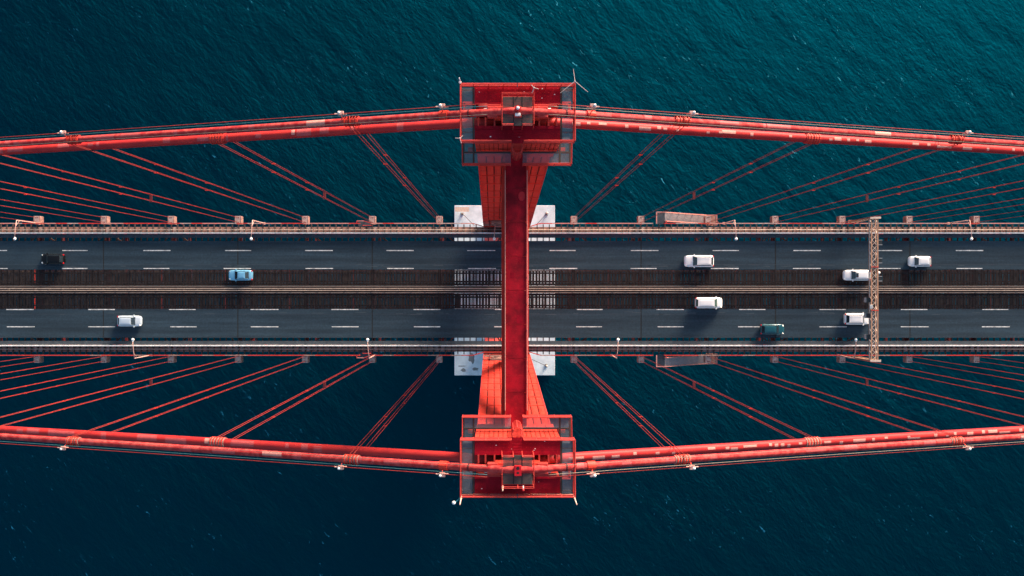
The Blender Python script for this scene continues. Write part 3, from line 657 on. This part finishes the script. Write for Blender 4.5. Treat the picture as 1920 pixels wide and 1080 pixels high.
# bracing between the legs
for z0, z1 in ((100, 176), (14, 68)):
    for s in (1, -1): MB().bar((0, s * 10.6, z0), (0, -s * 10.6, z1), 1.5, 1.5).build('diagonal_brace', 'steel_red', tower)
for z in (98, 68.4): MB().box(-0.78, 0.78, -11, 11, z - 1.4, z).build('cross_strut', 'steel_red', tower)

# ------------------------------------------------------------------ main cables
def soft(x): return math.sqrt(x * x + 1.2) - 0.0
def z_new(x): return 189.55 - 0.40 * soft(x) + 0.0004 * x * x
def z_old(x): return 185.6 - 0.385 * soft(x) + 0.0004 * x * x
def cable_pts(zf, y, dz=0.0, xe=104, step=2.0):
    xs = []; x = -xe
    while x <= xe + 1e-6: xs.append(x); x += step if abs(x) > 6 else 0.5
    return [(x, y, zf(x) + dz) for x in xs]
def patch(zf, y, xc, ln, a0, a1, r):
    """small curved repaint patch lying on a cable"""
    mb = MB(); n = 5
    for i in range(2):
        x = xc + (i - 0.5) * ln; z = zf(x)
        for j in range(n):
            a = a0 + (a1 - a0) * j / (n - 1); mb.v.append((x, y + r * math.cos(a), z + (r * 1.075 + 0.004) * math.sin(a)))
    for j in range(n - 1): mb.f.append((j, j + 1, n + j + 1, n + j))
    return mb
for s in (1, -1):
    for nm, zf, r, par in (('new', z_new, 0.25, 1), ('old', z_old, 0.335, 0)):
        lab = ('thinner upper main cable of the pair along the %s side of the bridge' if nm == 'new' else 'thicker lower main cable of the pair along the %s side of the bridge') % SIDE[s]
        c = thing('main_cable', lab, 'cable', 'main cables')
        Y = s * 11.75
        MB().tube(cable_pts(zf, Y), r, 16).build('cable', 'cable_worn' if nm == 'new' else 'cable_red', c, smooth=True)
        for k in range(-8, 9):
            if k == 0 or (k % 2 == 0) == bool(par): continue
            x = k * PAN; z = zf(x); sl = (zf(x + 0.1) - zf(x - 0.1)) / 0.2
            L = 0.55 if par else 0.62
            o = MB().tube([(x - L, Y, z - L * sl), (x + L, Y, z + L * sl)], r + 0.06, 14).build('clamp', 'pink_steel' if s < 0 else 'edge_red', c, smooth=False)
            for q in range(-2, 3):
                xx = x + q * L / 2.6; zz = z + q * L / 2.6 * sl
                MB().tube([(xx - 0.05, Y, zz - 0.05 * sl), (xx + 0.05, Y, zz + 0.05 * sl)], r + 0.10, 14).build('clamp_rib', 'steel_red', o)
                MB().box(xx - 0.04, xx + 0.04, Y + s * (r + 0.09) - 0.05, Y + s * (r + 0.09) + 0.05, zz - 0.3, zz + 0.34).build('clamp_bolt', 'maroon', o)
        if nm == 'new':
            for x in (-4.9, 4.9):
                z = zf(x); sl = (zf(x + 0.1) - zf(x - 0.1)) / 0.2
                MB().tube([(x - 0.28, Y, z - 0.28 * sl), (x + 0.28, Y, z + 0.28 * sl)], r + 0.07, 14).build('collar', 'steel_red', c)
            for x in (-3.2, 3.2):
                MB().tube([(x - 0.05, Y, zf(x - 0.05)), (x + 0.05, Y, zf(x + 0.05))], r + 0.03, 14).build('band', 'maroon', c)
        # repaint patches and wrapped bands
        x = -44.0
        while x < 44:
            if abs(x) < 4.2: x = 4.2
            left = x < 0
            if left or nm == 'new':
                ln = rnd.choice([0.2, 0.35, 0.6, 1.1, 1.7]) * rnd.uniform(0.8, 1.2); pm = rnd.choice(['mauve_patch', 'mauve_patch', 'pink_patch'] if rnd.random() < 0.16 else ['mauve_patch'])
                a = rnd.uniform(0.2, 1.3)
                patch(zf, Y, x, ln, a, rnd.uniform(1.7, 2.8), r + 0.004).build('paint_patch', pm, c, smooth=True)
                x += ln + rnd.expovariate(1 / 2.1) + 0.1
            else:
                ln = rnd.choice([0.25, 0.3, 0.6, 0.9, 1.1]); ac = math.pi / 2 + rnd.uniform(-0.25, 0.35); aw = rnd.uniform(0.22, 0.42)
                patch(zf, Y, x, ln, ac - aw, ac + aw, r + 0.004).build('paint_patch', 'pink_patch', c, smooth=True)
                x += ln + rnd.expovariate(1 / 0.9) + 0.15
    # hand ropes over the upper cable
    for dy, dz, m, rr, lab in ((0.24, 0.95, 'rope_teal', 0.022, 'teal hand rope outside the %s cable pair'), (-0.3, 0.95, 'rope_grey', 0.016, 'thin grey hand rope inside the %s cable pair'), (0.42, 0.85, 'rope_red', 0.026, 'thin red lamp wire beyond the %s cable pair')):
        for sx in (-1, 1):
            P = [p for p in cable_pts(z_new, s * (11.75 + dy), dz) if p[0] * sx > 1.6]
            if sx < 0 and m == 'rope_grey': pass
            o = MB().tube(P, rr, 6).build('hand_rope', m if (sx < 0 or m == 'rope_red') else 'rope_grey', None, smooth=True)
            one(o, (lab % SIDE[s]).replace('teal', 'teal' if sx < 0 else 'pale') + (' left of the tower' if sx < 0 else ' right of the tower'), 'rope', 'hand ropes over the cables')
    # lamps along the cable
    for x, w_ in ((-35.0, 'far left'), (-12.15, 'second left of the tower'), (-5.0, 'nearest left of the tower'), (5.0, 'nearest right of the tower'), (12.1, 'second right of the tower'), (35.1, 'far right')):
        t = thing('cable_lamp', 'small white lamp on the %s cable pair, %s' % (SIDE[s], w_), 'lamp', 'lamps along the main cables', (x, s * 11.75, z_new(x)))
        MB().bar((0, s * 0.2, 0.1), (0, s * 0.44, 0.75), 0.06, 0.06).build('bracket', 'edge_red', t)
        MB().box(-0.2, 0.2, s * 0.48 - 0.14, s * 0.48 + 0.14, 0.7, 0.9).build('housing', 'lamp_pink', t, bevel=0.03)
        MB().dome((-0.12 if x < 0 else 0.12, s * 0.52, 0.88), 0.10, 0.13, 10).build('globe', 'lamp_white', t, smooth=True)
        MB().tube([(-0.42, s * 0.42, 0.82), (0.42, s * 0.42, 0.82)], 0.05, 6).build('cable_gland', 'lamp_pink', t)

# ------------------------------------------------------------------ hangers
ORD = {1: 'nearest', 2: 'second', 3: 'third', 4: 'fourth', 5: 'fifth', 6: 'sixth', 7: 'seventh'}
for s in (1, -1):
    for k in [i for i in range(-7, 8) if i]:
        x = k * PAN; zf = z_new if k % 2 else z_old; zt = zf(x); z0 = ZR - 0.32; r = 0.23 if k % 2 else 0.31
        t = thing('hanger', 'red suspender ropes on the %s side, %s %s of the tower' % (SIDE[s], ORD[abs(k)], 'left' if k < 0 else 'right'), 'suspender', 'suspender ropes', (x, s * 11.75, z0))
        h = zt - z0; xb = 0.06 if k > 0 else -0.06
        for qy in (-1, 1):
            for qx in (-1, 1):
                yt = qy * 0.40; yb = qy * 0.43 + s * (0.26 if s > 0 else -0.1 + 0.0)
                yb = (s * 11.16 + YD + s * (1.12 if qy * s > 0 else 0.28)) - s * 11.75
                MB().tube([(qx * 0.13, yt, h), (qx * 0.14 + xb, yb, 0)], 0.023, 6).build('rope', 'rope_red', t, smooth=True)
        for qx in (-1, 1):
            MB().tube([(qx * 0.13, 0.40 * math.cos(math.pi * q / 8), h + 0.40 * math.sin(math.pi * q / 8) * 1.0) for q in range(9)], 0.033, 6).build('rope_loop', 'rope_red', t, smooth=True)
        f = 0.5
        if k % 2 == 0:
            MB().box(-0.16, 0.16, -0.44, 0.44, h * f - 0.09, h * f + 0.09).build('spreader', 'maroon', t)
        for g_ in (0.62, 0.8):
            for qy in (-1, 1):
                MB().box(-0.17, 0.17, qy * 0.41 - 0.04, qy * 0.41 + 0.04, h * g_ - 0.04, h * g_ + 0.04).build('rope_clip', 'steel_red', t)

# ------------------------------------------------------------------ antennas, beacons on the tower head
def antenna(x, y, z, arms, h, label, r=0.022):
    t = thing('antenna', label, 'antenna', loc=(x, y, z))
    MB().tube([(0, 0, -h), (0, 0, 0.1)], r * 1.4, 8).build('mast', 'antenna', t)
    MB().dome((0, 0, 0.05), r * 2.4, r * 2.4, 8).build('hub', 'antenna', t)
    for a in arms: MB().tube([(0, 0, 0.05), (a[0], a[1], 0.0)], r, 6, r * 0.7).build('arm', 'antenna', t)
antenna(3.76, 13.74, 188.9, ((-0.1, 0.84), (-0.95, -0.76), (0.86, -0.7)), 1.2, 'large three-armed white antenna on the upper right corner of the tower head', 0.019)
antenna(1.02, 13.04, 190.3, ((-0.18, 0.19), (0.3, -0.08), (-0.13, -0.34)), 1.2, 'small three-armed white antenna beside the upper saddle platform', 0.024)
antenna(-3.8, 9.98, 188.95, ((-0.3, 0.03), (0.2, 0.2), (0.1, -0.32)), 1.1, 'small three-armed white antenna on the inner left corner of the upper tower head', 0.024)
def whip(x, y, z, h, label, m='whip'):
    t = thing('whip_antenna', label, 'antenna', 'whip antennas', (x, y, z))
    MB().tube([(0, 0, 0), (0, 0, h)], 0.05, 8, 0.035).build('rod', m, t); MB().tube([(0, 0, -0.1), (0, 0, 0.16)], 0.085, 8).build('base', m, t)
whip(-3.78, 13.68, ZP + 1.1, 1.5, 'white upright rod on the upper left corner of the tower head', 'lamp_white')
whip(-3.72, -13.66, ZP + 0.9, 2.3, 'pale upright rod on the lower left corner of the tower head')
whip(3.74, -13.66, ZP + 0.9, 2.3, 'pale upright rod on the lower right corner of the tower head')
whip(-0.99, -12.86, ZP + 1.5, 1.3, 'pale upright rod at the left corner of the lower saddle platform')
t = thing('globe_lamp', 'white globe lamp on a curved teal arm at the lower left tower corner', 'lamp', loc=(-3.75, -13.6, ZP + 0.95))
MB().tube([(0, 0, 0), (-0.12, -0.15, 0.1), (-0.3, -0.3, 0.15), (-0.42, -0.36, 0.15)], 0.03, 6).build('arm', 'hose_teal', t)
mb = MB().dome((-0.45, -0.38, 0.15), 0.13, 0.13, 12, 4).dome((-0.45, -0.38, 0.15), 0.13, -0.13, 12, 4); mb.build('globe', 'lamp_white', t, smooth=True)
t = thing('beacon_lamp', 'red aircraft warning beacon on the upper saddle platform', 'beacon', loc=(0.0, 11.74, ZP + 1.46))
MB().box(-0.25, 0.25, -0.42, 0.3, 0, 0.06).build('base', 'edge_red', t)
MB().tube([(0, 0.12, 0.06), (0, 0.12, 0.5)], 0.19, 16).build('body', 'beacon_red', t, smooth=False)
MB().dome((0, 0.12, 0.5), 0.12, 0.14, 12).build('lens', 'lamp_white', t, smooth=True)
MB().box(-0.18, 0.18, -0.36, -0.16, 0.06, 0.3).build('control_box', 'lamp_white', t, bevel=0.04)
t = thing('equipment_box', 'red box with two round black holes on the lower saddle platform', 'box', loc=(0.0, -11.74, ZP + 1.46))
MB().box(-0.23, 0.23, -0.36, 0.3, 0, 0.3).build('box', 'beacon_red', t, bevel=0.02)
for y, r in ((0.14, 0.11), (-0.16, 0.08)): MB().tube([(0, y, 0.28), (0, y, 0.306)], r, 14).build('hole', 'black', t)
t = thing('marker_lamp', 'small red marker lamp on a short pale stem below the lower saddle platform', 'lamp', loc=(0.36, -12.8, ZP + 1.5))
MB().tube([(0, 0, 0), (0, -0.18, 0.15)], 0.04, 8).build('stem', 'lamp_white', t); MB().dome((0, -0.24, 0.15), 0.09, 0.1, 10).build('lens', 'beacon_red', t, smooth=True)

# ------------------------------------------------------------------ street lamps
def street_lamp(x, s, label):
    t = thing('street_lamp', label, 'street lamp', 'street lamps along the deck', (x, YD + s * 11.25, ZR - 0.4))
    MB().tube([(0, 0, 0), (0, 0, 8.2)], 0.12, 10, 0.075).build('pole', 'lamp_pink', t, smooth=True)
    MB().box(-0.2, 0.2, -0.2, 0.2, 0, 0.3).build('base', 'lamp_pink', t)
    sg = 1 if x < 0 else -1
    P = [(0, 0, 8.2), (-sg * 0.05, -s * 0.9, 8.42), (-sg * 0.13, -s * 2.0, 8.5), (-sg * 0.17, -s * 2.85, 8.5)]
    MB().tube(P, 0.065, 8, 0.05).build('arm', 'lamp_pink', t, smooth=True)
    MB().tube([(sg * 0.12, 0, 7.4), (-sg * 0.08, -s * 1.0, 8.38)], 0.035, 6).build('brace', 'lamp_pink', t)
    o = MB().dome((-sg * 0.18, -s * 3.05, 8.42), 0.25, 0.2, 12, 4).build('lamp_head', 'lamp_white', t, smooth=True); o.scale = (1, 1, 1)
    MB().tube([(-sg * 0.17, -s * 2.75, 8.48), (-sg * 0.18, -s * 2.95, 8.48)], 0.11, 8).build('socket', 'lamp_white', t)
for x, w_ in ((-79.9, 'far left'), (-41.45, 'left of the centre'), (-1.9, 'close to the tower'), (37.1, 'right of the stair'), (75.4, 'far right')):
    street_lamp(x, 1, 'pale curved street lamp on the upper deck edge, %s' % w_)
for x, w_ in ((-60.7, 'far left'), (-22.5, 'first left of the tower'), (17.9, 'first right of the tower'), (56.6, 'beside the sign gantry')):
    street_lamp(x, -1, 'pale curved street lamp on the lower deck edge, %s' % w_)

# ------------------------------------------------------------------ gantry
gx = 59.35
ga = thing('sign_gantry', 'tan lattice sign gantry spanning all lanes right of the tower', 'gantry', loc=(gx, YD, ZR))
ZG = 8.3
for dx in (-0.5, 0.5):
    for dz in (0, 1.0): MB().box(dx - 0.085, dx + 0.085, -11.6, 11.6, ZG + dz - 0.085, ZG + dz + 0.085).build('chord', 'tan_steel', ga)
nz = 26
for i in range(nz):
    y0 = -11.5 + 23.0 * i / nz; y1 = -11.5 + 23.0 * (i + 1) / nz; q = 1 if i % 2 else -1
    MB().bar((q * 0.42, y0, ZG + 1.0), (-q * 0.42, y1, ZG + 1.0), 0.07, 0.07).build('lacing', 'pale_tan', ga)
    MB().bar((-q * 0.42, y0, ZG + 1.0), (q * 0.42, y1, ZG + 1.0), 0.05, 0.05).build('lacing', 'pale_tan', ga)
    for dx in (-0.5, 0.5): MB().bar((dx, y0, ZG + (1.0 if i % 2 else 0)), (dx, y1, ZG + (0 if i % 2 else 1.0)), 0.06, 0.06).build('side_lacing', 'pale_tan', ga)
MB().box(-0.62, -0.54, -11.4, 11.4, ZG + 0.2, ZG + 0.45).build('cable_tray', 'galv', ga)
for s in (1, -1):
    for dx in (-0.5, 0.5): MB().box(dx - 0.12, dx + 0.12, s * 11.55 - 0.12, s * 11.55 + 0.12, -0.6, ZG + 1.1).build('post', 'tan_steel', ga)
    MB().box(-0.8, 0.95, s * 11.55 - 0.16, s * 11.55 + 0.16, ZG + 1.09, ZG + 1.25).build('end_cap', 'pale_tan', ga)
    for i in range(6): MB().bar((-0.45, s * 11.55, i * 1.45), (0.45, s * 11.55, i * 1.45 + 1.2), 0.08, 0.08).build('post_lacing', 'galv', ga)
    MB().box(-0.9, 0.9, s * 11.55 - 0.3, s * 11.55 + 0.3, -0.8, -0.6).build('foot', 'pink_steel', ga)
def yy(py): return (544.5 - py) / 11.6 - YD
for py in (454.5, 488.5, 522.5):
    o = MB().box(0.62, 1.3, yy(py) - 0.36, yy(py) + 0.36, ZG - 0.1, ZG + 0.75).build('lane_signal', 'sign_dark', ga)
    for q in (-1, 1): MB().box(0.58, 1.34, yy(py) + q * 0.38 - 0.03, yy(py) + q * 0.38 + 0.03, ZG + 0.72, ZG + 0.78).build('hood', 'galv', o)
for py in (562.5, 592, 631.5):
    o = MB().box(-1.3, -0.64, yy(py) - 0.38, yy(py) + 0.38, ZG - 0.1, ZG + 0.75).build('lane_signal', 'sign_dark', ga)
    MB().box(-1.34, -1.3, yy(py) - 0.38, yy(py) + 0.38, ZG - 0.1, ZG + 0.8).build('hood', 'galv', o)
MB().dome((0.85, yy(511.5), ZG + 0.5), 0.24, 0.3, 12).build('camera_dome', 'lamp_white', ga, smooth=True).scale = (1, 1, 1)
MB().box(-0.95, -0.45, yy(575) - 0.3, yy(575) + 0.3, ZG + 1.1, ZG + 1.5).build('camera_box', 'galv', ga, bevel=0.04)
for y in (3.6, -3.4): MB().box(-0.6, 0.6, y - 0.06, y + 0.06, ZG + 1.06, ZG + 1.14).build('splice', 'steel_red', ga)

# ------------------------------------------------------------------ cars
def car(label, x, y, heading, L, W, H, paint, kind, glass='glass', z=ZR + 0.005, rack=False):
    """heading +1 drives to the right, -1 to the left"""
    t = thing('car', label, 'car', 'cars on the bridge', (x, YD + y, z), 0 if heading > 0 else math.pi)
    h = L / 2; hw_ = W / 2
    # kind: (windscreen base, roof front, roof rear, rear base) as fractions of length from the nose
    fr = {'sedan': (0.27, 0.42, 0.72, 0.86), 'hatch': (0.24, 0.38, 0.86, 0.96), 'wagon': (0.28, 0.41, 0.88, 0.97), 'van': (0.20, 0.33, 0.93, 0.985), 'suv': (0.22, 0.34, 0.87, 0.95)}[kind]
    belt = H * 0.60; hood = H * 0.52
    st = [(0.0, 0.66, hood - 0.22), (0.02, 0.80, hood - 0.10), (0.06, 0.92, hood - 0.04), (0.14, 0.985, hood), (fr[0], 1.0, belt - 0.03), (0.5, 1.0, belt), (fr[3] - 0.1, 1.0, belt), (min(0.95, fr[3]), 0.96, belt - 0.02), (0.975, 0.90, belt - 0.08), (1.0, 0.74, belt - 0.22)]
    sec = lambda w_, zt: [(-0.80 * w_, 0.20), (-0.97 * w_, 0.34), (-1.0 * w_, 0.34 + (zt - 0.34) * 0.6), (-0.95 * w_, zt - 0.05), (-0.82 * w_, zt), (-0.4 * w_, zt + 0.02), (0, zt + 0.03), (0.4 * w_, zt + 0.02), (0.82 * w_, zt), (0.95 * w_, zt - 0.05), (1.0 * w_, 0.34 + (zt - 0.34) * 0.6), (0.97 * w_, 0.34), (0.80 * w_, 0.20)]
    mb = MB(); m = 13
    for f, wf, zt in st:
        for yv, zv in sec(hw_ * wf, zt): mb.v.append((h - f * L, yv, zv))
    for i in range(len(st) - 1):
        for j in range(m): mb.f.append((i * m + j, i * m + (j + 1) % m, (i + 1) * m + (j + 1) % m, (i + 1) * m + j))
    mb.f.append(tuple(range(m))[::-1]); mb.f.append(tuple((len(st) - 1) * m + j for j in range(m)))
    mb.build('body', paint, t, smooth=True)
    # cabin: rings of a frustum with rounded roof
    xb = [h - f * L for f in fr]; wb = hw_ * 0.86; wt = hw_ * 0.70; zb = belt - 0.04; zr = H
    V = {}
    def ring(w0, z_, xs): return [(xs[0], -w0 * 0.94, z_), (xs[0], w0 * 0.94, z_), (xs[1], w0 * 0.90, z_), (xs[1], -w0 * 0.90, z_)]
    A = ring(wb, zb, (xb[0], xb[3])); B = ring(wt, zr - 0.04, (xb[1], xb[2]))
    mb = MB(); mb.v = A + B; mb.f = [(0, 1, 5, 4), (1, 2, 6, 5), (2, 3, 7, 6), (3, 0, 4, 7)]
    nx, ny = 6, 5; base = len(mb.v)
    for i in range(nx + 1):
        for j in range(ny + 1):
            u, v = i / nx, j / ny
            p0 = [B[0][q] * (1 - v) + B[1][q] * v for q in range(3)]; p1 = [B[3][q] * (1 - v) + B[2][q] * v for q in range(3)]
            p = [p0[q] * (1 - u) + p1[q] * u for q in range(3)]
            p[2] += 0.05 * (1 - (2 * u - 1) ** 4) * (1 - (2 * v - 1) ** 4); mb.v.append(tuple(p))
    for i in range(nx):
        for j in range(ny): k = base + i * (ny + 1) + j; mb.f.append((k, k + 1, k + ny + 2, k + ny + 1))
    mb.build('cabin', paint, t)
    def pane(name, a, b, c, d, e, m=glass):
        # quad a,b (bottom) c,d (top) inset and lifted along its normal
        a, b, c, d = map(Vector, (a, b, c, d)); cn = (a + b + c + d) / 4; nrm = (b - a).cross(d - a).normalized()
        if nrm.dot(cn - Vector(((xb[1] + xb[2]) / 2, 0, zb))) < 0: nrm = -nrm
        q = [p.lerp(cn, e) + nrm * 0.012 for p in (a, b, c, d)]
        MB().quad(*q).build(name, m, t)
    pane('windscreen', A[0], A[1], B[1], B[0], 0.05)
    pane('rear_window', A[3], A[2], B[2], B[3], 0.09)
    pane('side_window', A[1], A[2], B[2], B[1], 0.10); pane('side_window', A[0], A[3], B[3], B[0], 0.10)
    for sy in (-1, 1):
        MB().box(xb[0] - 0.32, xb[0] - 0.12, *sorted((sy * hw_ * 0.96, sy * (hw_ + 0.17))), belt - 0.02, belt + 0.13).build('mirror', paint, t, bevel=0.03)
        a, b = sorted((sy * hw_ * 0.58, sy * hw_ * 0.88))
        MB().hexa([(h - 0.30, a, hood - 0.10), (h - 0.075, a, hood - 0.16), (h - 0.14, b, hood - 0.16), (h - 0.36, b, hood - 0.10), (h - 0.30, a, hood - 0.0), (h - 0.075, a, hood - 0.085), (h - 0.14, b, hood - 0.085), (h - 0.36, b, hood - 0.01)]).build('headlight', 'head_white', t)
        a, b = sorted((sy * hw_ * 0.66, sy * hw_ * 0.93))
        MB().box(-h + 0.02, -h + 0.22, a, b, belt - 0.26, belt - 0.045).build('taillight', 'tail_red', t, bevel=0.02)
        for f in (0.19, 0.81):
            cx = h - f * L; wh = MB().tube([(cx, sy * (hw_ - 0.22), 0.32), (cx, sy * (hw_ - 0.01), 0.32)], 0.32, 16).build('wheel', 'tyre', t)
            MB().tube([(cx, sy * (hw_ - 0.02), 0.32), (cx, sy * (hw_ + 0.004), 0.32)], 0.2, 12).build('rim', 'galv', wh)
        if rack: MB().bar((xb[1] - 0.1, sy * wt * 0.86, zr + 0.05), (xb[2] + 0.1, sy * wt * 0.86, zr + 0.05), 0.04, 0.04).build('roof_rail', 'galv', t)
    if kind == 'wagon' and rack is None: pass
    return t
def cx(px): return (px - 937) / 11.06 + CAMX
def cy(py): return (544.5 - py) / 11.06 - YD
G = ZR - 0.012
car('black hatchback with white headlights in the upper lanes at the far left', cx(97), cy(485.5), -1, 3.95, 1.75, 1.48, 'car_black', 'hatch')
car('light blue saloon on the grated lane left of the tower', cx(450), cy(516), -1, 4.1, 1.78, 1.42, 'car_blue', 'sedan', z=G)
car('silver white hatchback in the lower lanes at the far left', cx(241.5), cy(602), 1, 4.1, 1.82, 1.5, 'car_silver', 'hatch')
car('long white estate car in the upper lanes right of the tower', cx(1311.5), cy(489.5), -1, 5.0, 2.0, 1.5, 'car_white', 'wagon', rack=True)
car('white van on the lower grated lane right of the tower', cx(1329.5), cy(567.8), 1, 4.6, 1.85, 1.8, 'car_white', 'van', 'glass_pale', z=G)
car('dark teal hatchback with red tail lights in the lowest lane', cx(1449), cy(617.5), 1, 4.05, 1.76, 1.5, 'car_teal', 'hatch')
w7 = car('white car with a dark sunroof passing under the gantry on the grated lane', cx(1608), cy(516), -1, 4.6, 1.8, 1.48, 'car_white', 'wagon', z=G)
MB().box(0.0, 0.42, -0.36, 0.36, 1.50, 1.536).build('sunroof', 'glass', w7)
car('white off-road car passing under the gantry in the lower lanes', cx(1607.5), cy(598), 1, 4.2, 1.92, 1.75, 'car_white', 'suv', rack=True)
car('white hatchback in the upper lanes right of the gantry', cx(1726), cy(490), -1, 3.8, 1.76, 1.5, 'car_white', 'hatch')
